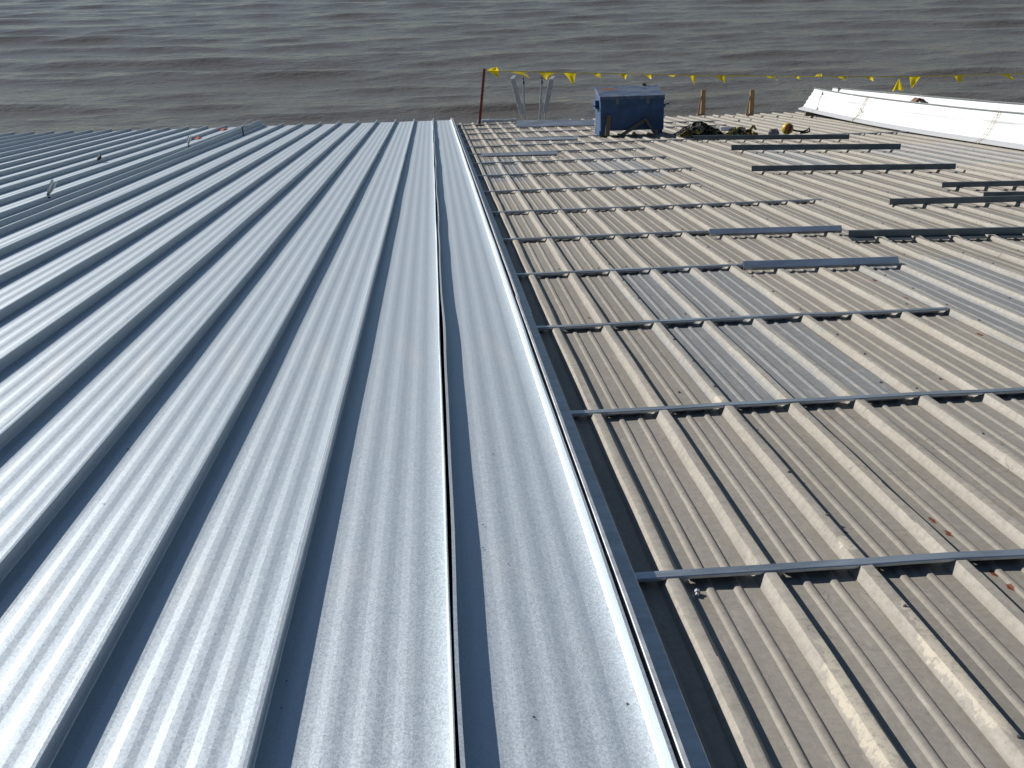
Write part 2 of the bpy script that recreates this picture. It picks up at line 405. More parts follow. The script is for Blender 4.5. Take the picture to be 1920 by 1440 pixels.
# ------------------------------------------------------------------ new standing-seam roof
new = thing('standing_seam_roof', 'new bright silver standing-seam metal roof on the left side', 'roof')
def pan_pts(xl, xr_, rise=0.0):
    """flat pan with five shallow pressed ribs: rising facet, crown, falling facet, valley"""
    A, per = .0028, .0925; pts = [(xl, ZP)]
    for k in range(5):
        x0 = -.118 - per * (3 - k) - .02
        for dx, z in ((0, 0), (.002, .0001), (.024, A - .0001), (.026, A), (.046, A), (.048, A - .0001), (.069, .0001), (.071, 0)):
            if xl + .004 < x0 + dx < xr_ - (.02 if rise else .004): pts.append((x0 + dx, ZP + z))
    if rise:
        pts = [p for p in pts if p[0] < xr_ - .062]
        for i in range(9):
            t = i / 8; pts.append((xr_ - .06 * (1 - t), ZP + rise * t * t))
    else: pts.append((xr_, ZP))
    return pts
def panel_profile(k, kind):
    xl, xr_ = -PW, 0.0
    if kind == 'seamed':
        p = [(xl + .014, ZT - .010), (xl + .014, ZP + .003), (xl + .0165, ZP)] + pan_pts(xl + .019, xr_ - .004)
        p += [(xr_ - .001, ZP + .003), (xr_, ZT - .003), (xr_ + .002, ZT), (xr_ + .013, ZT + .0004), (xr_ + .022, ZT - .001), (xr_ + .024, ZT - .004), (xr_ + .0235, ZT - .018)]
    elif kind == 'open_right':      # right leg stands free, seam not closed yet
        p = [(xl + .014, ZT - .010), (xl + .014, ZP + .003), (xl + .0165, ZP)] + pan_pts(xl + .019, xr_ - .006, .007)
        p += [(xr_ - .002, ZP + .014), (xr_, ZT - .003), (xr_ + .001, ZT), (xr_ + .004, ZT - .0005), (xr_ + .005, ZT - .012)]
    else:                           # last panel: both legs free
        p = [(xl + .028, ZT - .012), (xl + .029, ZT - .001), (xl + .019, ZT), (xl + .0185, ZT - .003), (xl + .018, ZP + .003), (xl + .0205, ZP)] + pan_pts(xl + .021, xr_ - .012, .010)
        p += [(xr_ - .004, ZP + .018), (xr_ - .0015, ZP + .032), (xr_, ZT - .003), (xr_ + .001, ZT), (xr_ + .010, ZT - .001), (xr_ + .011, ZT - .012)]
    return p
def panel_mesh(kind, amp, step, y1):
    p = panel_profile(0, kind); b = MB(); rings = []; ph = random.uniform(0, 6); n = int((y1 - BACK) / step)
    for i in range(n + 1):
        y = BACK + (y1 - BACK) * i / n; ring = []
        for (x, z) in p:
            h = max(0, (z - ZP - .01) / (ZT - ZP)); left = x < -PW * .5
            a = amp * (4.2 if (kind == 'last' and left) else 1.6 if kind != 'seamed' else 1)
            dx = h * wob(y, .0011 * a, ph + (3 if left else 0), (4.9, 2.3, 1.32))
            dz = wob(y, .0007, ph + x * 2, (7.3, 4.1, 2.9)) + h * wob(y, .0004, ph, (3.7, 2.1, 1.37))
            ring.append((x + dx, y, z + dz))
        rings.append(ring)
    b.loft(rings); return b.mesh('roof_panel', M['new'], 3 if kind == 'seamed' else 8)
shared = [panel_mesh('seamed', 1.0, .8, EAVE - .05) for _ in range(4)]
for k in range(-33, 2):
    if k == 1: me = panel_mesh('last', 1.0, .25, EAVE - .04)
    elif k == 0: me = panel_mesh('open_right', 1.0, .3, EAVE - .03)
    elif k > -9: me = panel_mesh('seamed', 1.0, .45, EAVE - .04 + random.uniform(-.02, .02))
    else: me = shared[k % 4]
    o = bpy.data.objects.new('roof_panel', me); COL.objects.link(o); o.parent = new; o.location = (XS + PW * k, 0, 0)
# edge trim in two lapped lengths: standing lip, flange in its shade
tr = thing('edge_trim', 'long galvanized trim along the open right edge of the new roof', 'trim', (.455, 0, 0))
def trim(y0, y1, dx, dz):
    b = MB(); rings = []
    n = int((y1 - y0) / .4)
    for i in range(n + 1):
        y = y0 + (y1 - y0) * i / n; e = wob(y, .0007, 1.3 + dx * 50)
        rings.append([(x + dx + e, y, z + dz) for x, z in ((.000, .096), (.001, .160), (.003, .162), (.014, .161), (.0155, .158), (.0155, .092), (.018, .0885), (.082, .084), (.085, .081), (.085, .050), (.083, .050), (.083, .079), (.081, .0815), (.016, .0855), (.0135, .089), (.0135, .157), (.003, .158), (.002, .096))])
    b.loft(rings, True, True).part('trim_length', M['trim'], tr, 30)
trim(BACK, 6.16, 0, 0); trim(6.05, EAVE - .1, .006, -.0035)

# loose flashing strip clipped on the tenth seam to the left
xf = XS - 9 * PW - .006
b = MB(); rings = []
for i in range(71):
    y = 2.5 + (EAVE - .2 - 2.5) * i / 70; t = i / 70; tp = .214 + .055 * max(0, (t - .55) / .45); e = wob(y, .0025, .7, (5, 2.2, 1.1)); l = -.055
    rings.append([(x + (e if z > .15 else 0), y, z) for x, z in ((-.026, ZP + .003), (-.002, ZP + .004), (0, ZP + .008), (l * .4, .16), (l + .006, tp - .004), (l + .004, tp), (l - .012, tp - .001), (l - .012, tp - .003), (l + .002, tp - .003), (l + .004, tp - .006), (l * .4 - .002, .16), (-.002, ZP + .009), (-.004, ZP + .006), (-.026, ZP + .005))])
b.loft(rings, True, True)
b.thing('flashing_strip', M['new'], (xf, 0, 0), 'long upright grey flashing strip standing along one seam of the new roof', 'flashing', smooth=30)

# ------------------------------------------------------------------ sub-purlins
TH = .002
def rib_list(x0, x1): return [XR + PITCH * k for k in range(-2, 55) if x0 + .02 < XR + PITCH * k < x1 - .0]
def notched_purlin(x0, x1, y, label, tilt=0.0, bend=1.0, name='sub_purlin', mat='purlin', group='notched sub-purlins'):
    L = x1 - x0; root = thing(name, label, 'purlin', (x0, y, 0), group, rz=tilt)
    st = sorted(set([0, L] + [PITCH * .5 * i for i in range(1, int(L / (PITCH * .5)) + 1) if PITCH * .5 * i < L - .01]))
    ph = random.uniform(0, 6); top = .046
    fz = lambda x: wob(x, .0011 * bend, ph, (1.9, .8, .35)); fy = lambda x: wob(x, .003 * bend, ph + 1, (2.6, 1.1, .5))
    b = MB()
    prof = [(0, .034), (0, top - .003), (.002, top), (.040, top + .0005), (.043, top - .002), (.043, .036), (.041, .036), (.041, top - .003), (.039, top - TH), (.004, top - TH), (.002, top - .005), (.002, .034)]
    b.loft([[(x, yy + fy(x), z + fz(x)) for yy, z in prof] for x in st], True, True)
    b.part('top_flange', M[mat], root, 30)
    wbm = MB(); edges = [x - x0 for x in rib_list(x0 - .1, x1 + .1)]
    segs = []; e = [-9] + edges + [99]
    for a, c in zip(e[:-1], e[1:]):
        s0, s1 = max(0.01, a + .050 + random.uniform(0, .006)), min(L - .01, c - .075 + random.uniform(-.006, .006))
        if s1 - s0 > .04: segs.append((s0, s1))
    rg = []
    def web_ring(x, zb, w_):
        yy = fy(x) + .0403; rg.append([(x, yy, .0374), (x, yy, zb), (x, yy + w_, zb), (x, yy + w_, zb + .0012), (x, yy + .0012, zb + .0013), (x, yy + .0012, .0374)])
    for s0, s1 in segs:
        m0 = (s0 + s1) / 2; z0 = .0125 + max(-.002, min(.002, fz(m0)))
        web_ring(s0 - .014, .0358, .0016); web_ring(s0, z0, .034); web_ring(m0, z0, .034); web_ring(s1, z0, .034); web_ring(s1 + .024, .0358, .0016)
    if rg: wbm.loft(rg, True, True)
    if segs: wbm.part('web', M[mat], root)
    return root
def loose_purlin(p, q_, label, h=.062, fl=.05, lean=0.0, z=RIB_H + .012, mat='dkpurlin', tabs=False, name='loose_purlin', cap=True):
    """zee length lying on the ribs, web towards the camera; lean tips the web back"""
    x0, x1 = p.x, q_.x; L = x1 - x0; root = thing(name, label, 'purlin', (x0, p.y, z), 'loose sub-purlins lying on the ribs', rz=math.atan2(q_.y - p.y, L))
    ph = random.uniform(0, 6); Rm = Matrix.Rotation(-lean, 3, 'X'); n = max(3, int(L / .4))
    def ring(prof, i):
        x = L * i / n; return [Vector((x, 0, 0)) + Rm @ Vector((0, a, c)) + Vector((0, wob(x, .0022, ph), wob(x, .0008, ph + 2))) for a, c in prof]
    b = MB(); pr = [(0, 0), (0, h - .002), (.0015, h), (fl, h), (fl, h - TH), (.003, h - TH), (TH, h - .004), (TH, .004), (TH, 0)]
    b.loft([ring(pr, i) for i in range(n + 1)], True, True).part('web', M[mat], root, 30)
    b = MB()
    if tabs:
        for x in rib_list(x0, x1 + .3):
            s0, s1 = x - x0 - PITCH + .055, x - x0 - .05
            if s0 > 0: b.add([(s0 - .01, -.001, .001), (s1 + .01, -.001, .001), (s1, -.105, -.014), (s0, -.105, -.014), (s0 - .01, -.001, -.001), (s1 + .01, -.001, -.001), (s1, -.105, -.016), (s0, -.105, -.016)],
                             [(0, 3, 2, 1), (4, 5, 6, 7), (3, 7, 6, 2), (0, 4, 7, 3), (1, 2, 6, 5), (0, 1, 5, 4)])
    else:
        pr2 = [(-.0002, 0), (-.0002, -TH), (-.03, -TH), (-.03, 0)] if False else [(TH + .0005, .0), (TH + .0005, .0018), (fl * .8, .0018), (fl * .8, .0)]
        b.loft([ring(pr2, i) for i in range(n + 1)], True, True)
    b.part('bottom_flange', M[mat], root)
    return root

BARS = [  # y, right end pixel, label
    (2.743, 2300, 'bare purlin nearest the bottom edge, thickest looking of all'),
    (4.272, 2250, 'second bare purlin up from the bottom edge, running out of frame right'),
    (5.811, 1781, 'third bare purlin up, slightly wavy, ending before the right edge'),
    (7.367, 1420, 'fourth bare purlin up, its right end under a grey loose length'),
    (8.900, 1352, 'fifth bare purlin up, its right end under a grey loose length'),
    (10.56, 1541, 'sixth bare purlin up, reaching farther right than its upper neighbours'),
    (12.28, 1311, 'seventh bare purlin up from the bottom edge'),
    (14.02, 1298, 'eighth bare purlin up from the bottom edge'),
    (15.72, 1250, 'ninth bare purlin up, ending below the blue box'),
    (17.30, 1211, 'tenth bare purlin up, with a short grey length on its left part'),
    (18.75, 1767, 'very long thin purlin passing just in front of the blue box'),
    (20.40, 1122, 'short purlin ending at the lower left foot of the blue box'),
    (22.00, 1113, 'purlin just behind the short grey length left of the blue box'),
    (23.50, 1100, 'second purlin from the far eave, beside the red post'),
    (25.00, 970, 'purlin closest to the far eave, left of the big grey channel')]
for i, (y, px, lab) in enumerate(BARS):
    notched_purlin(.505 + .012 * (i % 3), Xat(px, y, .046), y, lab, bend=1.6 if i == 2 else 1.0)
notched_purlin(Xat(1246, 23.5, .05), Xat(1352, 23.5, .05), 23.55, 'short purlin right of the blue box, nearer the eave')
notched_purlin(Xat(1246, 22.2, .05), Xat(1361, 22.2, .05), 22.1, 'short purlin right of the blue box, behind the dark gear pile')

def lp(px0, py0, px1, py1, label, **kw):
    z = kw.pop('zref', .06); a, c = un(px0, py0, z), un(px1, py1, z); return loose_purlin(a, c, label, **kw)
lp(1395, 500, 1687, 491, 'grey loose purlin tipped back at the end of the fourth bar', h=.060, lean=.75, mat='loose', z=.052)
lp(1331, 437, 1580, 430, 'grey loose purlin tipped back at the end of the fifth bar', h=.055, lean=.75, mat='loose', z=.052)
lp(1591, 441, 2060, 432, 'long dark loose purlin with notched tabs facing the camera, at right edge', h=.052, tabs=True)
lp(1668, 381, 2080, 372, 'dark loose purlin at right edge, above the tabbed one', h=.058)
lp(1844, 366, 2080, 362, 'short visible dark purlin at right edge just behind another', h=.045, fl=.04)
lp(1766, 349, 2080, 343, 'dark loose purlin at right edge, topmost of the three stacked there', h=.056)
lp(1409, 319, 1803, 315, 'long dark loose purlin alone in the middle right of the old roof', h=.070)
lp(1371, 280, 1706, 278, 'dark loose purlin in front of the long thin purlin', h=.085)
lp(1300, 261, 1611, 259, 'dark loose purlin just in front of the yellow fall-arrest reel', h=.080)
lp(902, 291, 1046, 288, 'short grey length lying on the tenth bar near the new roof', h=.062, lean=.8, mat='loose', z=.05)
lp(965, 262, 1086, 260, 'short grey length left of the blue box', h=.060, lean=.8, mat='loose', z=.05)
lp(968, 236, 1121, 234, 'tall grey channel lying near the far eave in front of the ladder', h=.150, fl=.05, lean=.6, mat='loose', z=.048)
lp(1352, 243, 1391, 242.5, 'short grey offcut between the two gear piles', h=.075, lean=.6, mat='loose', z=.048)

# ------------------------------------------------------------------ red post and pennant line
pb = un(899, 236, .0); YP = pb.y
pt = unY(908.5, 131, YP - .05)
rp = thing('red_post', 'dark red steel post holding the left end of the yellow flag line', 'post', (pb.x, pb.y, .008))
d = pt - pb
MB().bar((0, 0, .008), (d.x, d.y, d.z + .02), .05, .05).part('shaft', M['red'], rp)
MB().lathe([(.11, 0), (.11, .010), (.05, .012), (.048, .03)], (0, 0, 0), 14).part('base_plate', M['red'], rp, 30)
b = MB().tube([d * .62 + Vector((0.02, -.02, 0)), d * .62 + Vector((.06, -.03, 0))], .010); b.part('bolt', M['red'], rp)
LINE = [(909, 133), (1000, 134.5), (1100, 137), (1200, 139), (1300, 141), (1400, 142), (1500, 143), (1600, 143.5), (1700, 143.5), (1800, 141), (1900, 138.5), (2050, 134)]
def line_at(px):
    for (x0, y0), (x1, y1) in zip(LINE[:-1], LINE[1:]):
        if x0 <= px <= x1: py = y0 + (y1 - y0) * (px - x0) / (x1 - x0); break
    return unY(px, py, YP - .05 - .0009 * (px - 909))
pl = thing('pennant_line', 'line of yellow triangular warning flags strung along the far roof edge', 'flag line', line_at(909))
o0 = line_at(909)
MB().tube([line_at(x) - o0 for x in range(909, 2050, 12)], .009, 5).part('line', M['yellow'], pl)
# pixel x, half width px, drop px, sideways tip px, wind towards camera (m), flip
FLAGS = [(924, 12, -7, 6, .10), (924, 10, 12, 10, .12), (968, 14, 11, 22, .30), (1025, 17, 13, -2, .30), (1068, 12, 21, 6, .05), (1117, 8, 9, 7, .25), (1167, 9, 10, 2, .25),
         (1212, 9, 8, 5, .25), (1259, 11, 3, 0, .30), (1299, 6, 17, 2, .05), (1350, 10, 13, 6, .18), (1442, 8, 8, 10, .2), (1495, 5, 6, 0, .2), (1533, 8, -5, 1, .2), (1578, 9, 7, -1, .25),
         (1626, 9, 8, 6, .2), (1716, 11, 22, -6, .05), (1797, 10, 14, 1, .1), (1884, 9, 12, 12, .15)]
for (px, hw, dr, tip, wd) in FLAGS:
    A, B = line_at(px - hw) - o0, line_at(px + hw) - o0; s = (YP / FPX)
    T = (A + B) / 2 + Vector((tip * s, -wd, -dr * s)); b = MB(); rings = []
    n = 6; m_ = 7
    for i in range(n + 1):
        t = i / n; row = []
        for j in range(m_):
            u = j / (m_ - 1); P = A.lerp(B, u).lerp(T, t)
            row.append(P + Vector((0, .035 * math.sin(u * 6 + px) * t * (1 - t) * 3, .03 * math.sin(u * 5 + t * 4 + px * .7) * t * (1 - t) * 2)))
        rings.append(row)
    b.loft(rings).part('flag', M['flag'], pl, 60)
A = line_at(1686) - o0; s = YP / FPX; b = MB(); rings = []     # the one hanging by its tip
for i in range(6):
    t = i / 5; w_ = 11 * s * t
    rings.append([A + Vector((-w_ + 2 * w_ * j / 5, .03 * math.sin(j * 1.9) * t, -(3 + 19 * t + 4 * abs(j - 2.5) / 2.5 * t) * s)) for j in range(6)])
b.loft(rings).part('flag', M['flag'], pl, 60)

# ------------------------------------------------------------------ ladder with walk-through rails at the eave
YL = EAVE + .18; gz = -4.4
def lpx(px, py, Y=YL): return unY(px, py, Y)
lo = lpx(997, 222)
la = thing('ladder', 'aluminium ladder top with flared grab rails rising above the far eave', 'ladder', (lo.x, YL, 0))
off = Vector((lo.x, YL, 0))
UPV = (ROOF.to_3x3().inverted() @ Vector((0, 0, 1)))
g0 = UPV * -3.2 + Vector((0, .9, 0))
for (x0, y0, x1, y1) in ((984, 216, 981.5, 149), (1012, 216, 1016, 148)):
    a, c = lpx(x0, y0) - off, lpx(x1, y1) - off
    dn = (a - c).normalized()
    MB().bar(a + Vector((0, 0, -.1)), c, .042, .05).bar(a + Vector((0, 0, -.1)) + g0, a + Vector((0, 0, -.09)), .042, .05).part('rail', M['purlin'], la)
    MB().bar(c + Vector((0, -.05, -.10)), c + Vector((0, .05, .03)), .035, .03).part('end_cap', M['dark'], la)
for (x0, y0, x1, y1) in ((978.5, 214, 961, 148), (1022, 211, 1034, 149)):
    a, c = lpx(x0, y0) - off, lpx(x1, y1) - off
    hr = MB().bar(a, c, .115, .03, up=(0, -1, .2)); hr.bar(a + Vector((0, .01, -.22)), a + Vector((0, .01, .02)), .03, .02); hr.part('grab_rail', M['alu'], la)
    MB().bar(c + Vector((-.02, -.04, .0)), c + Vector((.06, .10, .07)), .10, .02).part('grab_rail_cap', M['alu'], la)
aL, aR = lpx(984, 216) - off, lpx(1012, 216) - off
for i in range(1, 10):
    v = Vector((0, 0, -.1)) + g0 * (i / 10); MB().tube([aL + v, aR + v], .016, 8).part('rung', M['alu'], la)

# eave odds and ends
p0, p1 = un(893, 226, .05), un(963, 222.5, .05)
pp = thing('white_pipe', 'pale pipe lying along the far eave beside the red post', 'pipe', (p0.x, EAVE - .12, .062))
MB().tube([(0, 0, 0), (p1.x - p0.x, .02, 0)], .032, 10).part('tube', M['pvc'], pp, 40)
MB().tube([(.12, 0, 0), (.30, .005, 0)], .045, 10).part('coupling', M['pvc'], pp, 40)
for (px, lab) in ((1316, 'left upright wooden stake at the far eave, right of the blue box'), (1407, 'right upright wooden stake at the far eave, nearer the white panels')):
    bp = un(px + 1, 219.5, .0); tp = unY(px + 1.5, 165.5, bp.y); h = tp.z - .04
    wk = thing('wooden_stake', lab, 'stake', (bp.x, bp.y, .036), 'wooden stakes at the far eave')
    MB().box(-.045, .06, -.02, .02, 0, h - .03).part('board', M['wood'], wk)
    MB().bar((-.125, -.02, 0), (-.052, -.03, h * .72), .016, .03).part('brace', M['wood'], wk)
    MB().box(-.14, -.05, -.035, .03, 0, .05).part('foot_block', M['wood'], wk)

# ------------------------------------------------------------------ blue job box
bx = un(1126, 254, .045); BW = Xat(1244.5, bx.y, .3) - Xat(1126, bx.y, .3)
jb = thing('job_box', 'battered blue steel job box with a rust-stained sloping lid', 'tool box', (bx.x + BW / 2, bx.y, RIB_H + .008))
hw, D, zb, HF, HB = BW / 2, .66, .085, .735, .90
b = MB().add([(-hw, 0, zb), (hw, 0, zb), (hw, D, zb), (-hw, D, zb), (-hw, 0, HF - .05), (hw, 0, HF - .05), (hw, D, HB - .05), (-hw, D, HB - .05)], [(0, 3, 2, 1), (4, 5, 6, 7), (0, 1, 5, 4), (1, 2, 6, 5), (2, 3, 7, 6), (3, 0, 4, 7)])
body = b.part('body', M['blue'], jb)
b = MB().add([(-hw - .012, -.014, HF - .075), (hw + .012, -.014, HF - .075), (hw + .012, D + .012, HB - .075), (-hw - .012, D + .012, HB - .075), (-hw - .012, -.014, HF), (hw + .012, -.014, HF), (hw + .012, D + .012, HB), (-hw - .012, D + .012, HB)], [(0, 3, 2, 1), (4, 5, 6, 7), (0, 1, 5, 4), (1, 2, 6, 5), (2, 3, 7, 6), (3, 0, 4, 7)])
b.part('lid', M['lid'], jb)
MB().box(-hw - .003, hw + .003, -.006, -.0005, .395, .415).part('seam_strip', M['blue'], body)
for x in (-.40, .38): MB().box(x - .012, x + .012, -.005, -.0006, .10, .39).part('rib_strip', M['blue'], body)
for sx in (-1, 1):
    MB().box(sx * hw - .02 if sx < 0 else hw - .10, sx * hw + .10 if sx < 0 else hw + .02 - .04, .02, D - .02, 0, zb - .001).part('skid', M['blue'], jb)
    hd = MB().box(min(sx * (hw + .001), sx * (hw + .075)), max(sx * (hw + .001), sx * (hw + .075)), .20, .46, .50, .66 if sx < 0 else .535); hd.part('handle_pocket', M['blue'], jb)
    MB().bar((sx * (hw + .02), .16, .545), (sx * (hw + .13), .12, .565), .03, .02).part('handle', M['dark'], jb)
for x in (-.30, .30):
    MB().box(x - .035, x + .035, -.024, -.0155, HF - .15, HF - .02).part('hasp', M['dkpurlin'], jb)
MB().box(-hw - .014, hw + .014, -.022, -.0146, HF - .085, HF - .062).part('lid_lip', M['blue'], jb)
MB().box(hw - .30, hw - .22, D + .013, D + .05, HB - .10, HB + .045).part('hinge_stop', M['leather'], jb)
def leaning(px0, py0, px1, py1, label, w_=.06, mat='oldwood', dy0=-.10, dy1=-.03, name='wood_scrap'):
    Yb = bx.y
    a, c = unY(px0, py0, Yb + dy0), unY(px1, py1, Yb + dy1); a.z = max(a.z, RIB_H + .012)
    b = MB().bar((0, 0, 0), c - a, w_, .03, up=(0, -1, .1)); return b.thing(name, M[mat], a, label, 'wood', 'wood scraps against the blue box')
leaning(1138.5, 257, 1142, 216, 'upright scrap board leaning on the left front of the blue box', .085)
leaning(1166, 254, 1211, 224, 'slanted scrap board leaning left to right on the blue box', .065, dy1=-.05)
leaning(1229, 255, 1209, 222, 'slanted scrap board leaning right to left on the blue box', .055, dy0=-.12, dy1=-.09)
leaning(1189, 256, 1192, 250, 'short dark block under the front of the blue box', .09, dy0=-.02, dy1=-.018)

# ------------------------------------------------------------------ tangles of gear
def tangle(name, px, py, wpx, hpx, label, cat, mats, n, r=.012, seed=1, strap=False):
    rn = random.Random(seed); c = un(px, py, RIB_H); s = c.y / FPX; W, H = wpx * s, hpx * s
    root = thing(name, label, cat, (c.x, c.y, RIB_H + .006))
    for mi, (mt, frac, pn) in enumerate(mats):
        b = MB()
        for i in range(max(1, int(n * frac))):
            p = Vector((rn.gauss(0, W * .22), rn.uniform(-.14, .14), 0)); d = Vector((rn.uniform(-1, 1), rn.uniform(-1, 1), rn.uniform(-.3, .8))); path = []
            for k in range(16):
                d = (d + Vector((rn.gauss(0, .55), rn.gauss(0, .5), rn.gauss(0, .5)))).normalized(); p = p + d * (W * .07)
                lim = H * max(.12, 1 - (abs(p.x) / (W * .52)) ** 1.5)
                if p.z > lim: p.z = lim; d.z = -abs(d.z)
                if p.z < .02: p.z = .02; d.z = abs(d.z)
                p.x = max(-W * .5, min(W * .5, p.x)); p.y = max(-.22, min(.22, p.y)); path.append(p.copy())
            if strap: b.ribbon(path, .045, .006, (rn.uniform(-1, 1), rn.uniform(-1, 1), rn.uniform(-1, 1)))
            else: b.tube(path, r, 5)
        b.part(pn, M[mt], root, 40)
    return root
tangle('harness_pile', 1312, 255, 84, 24, 'dark heap of harness straps right of the blue box', 'harness', [('dark', .8, 'webbing'), ('olive', .16, 'strap'), ('steel', .03, 'buckle')], 46, seed=3, strap=True)
tangle('strap_pile', 1386, 254, 58, 15, 'small pile of mixed straps and yellow webbing beside the dark heap', 'straps', [('dark', .45, 'webbing'), ('olive', .35, 'strap'), ('leather', .2, 'belt')], 22, seed=5, strap=True)
tangle('rope_bundle', 1108, 246, 20, 17, 'straw coloured tangle of rope left of the blue box', 'rope', [('rope', 1, 'coil')], 1, r=.008, seed=9)
c = un(1402, 250, RIB_H); s = c.y / FPX
b = MB().bar((0, 0, 0), (11 * s, .02, 13 * s), .05, .012, up=(0, -1, 0)).bar((11 * s, .02, 13 * s), (15.5 * s, .0, 5 * s), .04, .012, up=(0, -1, 0))
b.thing('bent_strap', M['olive'], (c.x, c.y, RIB_H + .008), 'bent olive strap sticking up from the small strap pile', 'strap')
# self-retracting reel: round yellow housing, orange side, with its lanyard
c = un(1476, 253, RIB_H); s = c.y / FPX; r = 10.5 * s
rl = thing('fall_arrest_reel', 'round yellow and orange fall-arrest reel on the old roof', 'reel', (c.x, c.y, RIB_H + .008))
RM = Matrix.Rotation(rad(78), 4, 'X') @ Matrix.Identity(4)
ctr = (0, 0, r)
MB().lathe([(.02, -.075), (r * .72, -.075), (r * .93, -.055), (r, -.02), (r, .02), (r * .93, .055), (r * .72, .075), (.02, .075)], ctr, 26, RM).part('housing', M['ylw'], rl, 40)
MB().lathe([(.01, .0765), (r * .62, .0765), (r * .70, .085), (r * .55, .098), (.01, .10)], ctr, 22, Matrix.Rotation(rad(-14), 4, 'Y') @ RM).part('side_cover', M['orange'], rl, 40)
MB().bar((-.03, -.10, r * .15), (.05, -.11, r * 1.75), .028, .012, up=(0, -1, 0)).part('carry_strap', M['dark'], rl)
b = MB().tube([(.06, -.02, .09), (.16, -.05, .06), (.28, -.05, .05), (.36, -.06, .07), (.39, -.06, .12), (.40, -.07, .05), (.34, -.09, .03), (.22, -.08, .025)], .018, 6); b.part('lanyard', M['dark'], rl, 40)
c = un(1450, 254, RIB_H); gb = thing('tool_bag', 'small grey canvas bag beside the yellow reel', 'bag', (c.x, c.y, RIB_H + .008)); s = c.y / FPX
b = MB(); rings = []
for i in range(7):
    t = i / 6; rr = 10 * s * (1 - .12 * t + .1 * math.sin(t * 5)); rings.append([(rr * math.cos(a) * (1 + .08 * math.sin(3 * a + i)), rr * .8 * math.sin(a), t * 11 * s + .012 * math.sin(2 * a + 1)) for a in [k * math.tau / 16 for k in range(16)]])
for i in range(3): rings.append([(x * (1 - .12 * (i + 1)), y * (1 - .12 * (i + 1)), z - .03 * (i + 1)) for x, y, z in rings[6]])
b.loft(rings, True, True).part('body', M['greybag'], gb, 60)
MB().tube([(-9 * s, -.03, 6 * s), (-11.5 * s, -.06, 3 * s), (-11 * s, -.07, .02)], .012, 6).part('handle', M['greybag'], gb, 60)

# ------------------------------------------------------------------ white panels on the right
def long_panel(name, label, off_x, off_z, y0, y1, far_lift, mirror, strap=False):
    root = thing(name, label, 'metal panel', (8.8 + off_x, 0, 0), 'white panels tied in bundles')
    n = 40; rings = []
    for i in range(n + 1):
        y = y0 + (y1 - y0) * i / n
        t = max(0, (y - 17.5) / (24.7 - 17.5)); zl = RIB_H + .012 + off_z + far_lift * t * t
        sag = .02 * math.sin((y - y0) * .9) * (1 if y < 19 else .3) + .03 * max(0, (17 - y) / 6)
        pr = [(.012, -.014), (0, -.012), (0, .010), (.006, .014), (.120, .048), (.128, .066), (.134, .066)]
        for k in range(1, 25):
            u = k / 25; st = .006 * math.sin(u * math.tau * 4.5)
            pr.append((.134 + .235 * u - .81 * st, .066 + .395 * u * (1 + sag * .6) + .59 * st))
        top = (.134 + .235, .066 + .395 * (1 + sag * .6))
        pr += [top, (top[0] - .030, top[1] + .022), (top[0] - .032, top[1] + .026), (top[0] + .004, top[1] + .006), (top[0] + .006, top[1] - .01)]
        if t > 0.02: pass
        rings.append([(x + (.012 * math.sin(y * 1.1 + off_x * 9) if z > .3 else 0), y, zl + z) for x, z in pr])
    MB().loft(rings).part('sheet', M['white'], root, 30)
    MB().loft([[(r[-5][0] + .0005, r[-5][1], r[-5][2] + .0005), (r[-5][0] - .004, r[-5][1], r[-5][2] - .012), (r[-5][0] - .012, r[-5][1], r[-5][2] - .008), (r[-5][0] - .010, r[-5][1], r[-5][2] + .006)] for r in rings], True, True).part('edge_shade_strip', M['dkpurlin'], root)  # shaded-leg line along the top edge, drawn as an added dark strip
    return root
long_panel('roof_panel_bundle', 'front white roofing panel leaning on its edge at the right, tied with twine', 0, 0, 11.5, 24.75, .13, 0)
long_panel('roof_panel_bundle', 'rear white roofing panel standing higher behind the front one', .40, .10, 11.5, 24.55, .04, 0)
for i, y in enumerate((13.5, 17.6, 21.5)):
    cr = thing('timber_cradle', ('near', 'middle', 'far')[i] + ' wooden cradle propping up the white panels from behind', 'timber', (8.98, y, RIB_H + .010), 'wooden cradles under the white panels')
    MB().box(.0, 1.05, -.045, .045, 0, .045).part('sill', M['wood'], cr)
    MB().bar((.06, 0, .05), (.245, 0, .36), .04, .09, up=(0, 1, 0)).part('prop', M['wood'], cr)
    MB().bar((.46, 0, .05), (.66, 0, .44), .04, .09, up=(0, 1, 0)).part('prop', M['wood'], cr)
bl = un(1510, 222, .02); bt = MB()
bt.box(0, .62, 0, .09, 0, .10); bt.thing('timber_block', M['oldwood'], (8.72, 24.0, RIB_H + .010), 'dark timber block under the raised far end of the front white panel', 'timber')
def twine(y, label, knot):
    t = max(0, (y - 17.5) / 7.2); zl = RIB_H + .012 + .13 * t * t
    b = MB(); b.tube([(-.06, -.06, -.03), (-.008, 0, .0), (.05, .02, .035), (.122, .03, .075), (.24, .06, .26), (.345, .09, .478), (.30, .11, .40)], .004, 5)
    b.tube([(-.008, .10, .0), (.122, .13, .072), (.24, .15, .26), (.345, .17, .478)], .003, 5)
    if knot:
        b.tube([(.20, .05, .22), (.15, .0, .25), (.17, -.04, .20), (.21, .02, .16), (.24, .08, .20)], .005, 5); b.tube([(-.008, 0, .0), (.02, -.04, .06), (.13, -.03, .13), (.20, .05, .21)], .005, 5)
    b.thing('twine', M['twine'], (8.79, y, zl), label, 'twine', smooth=60)
twine(21.4, 'knotted yellow twine round the far part of the front white panel', True)
twine(16.2, 'thin twine round the near part of the front white panel', False)
gp = unY(1721, 193, 19.75)
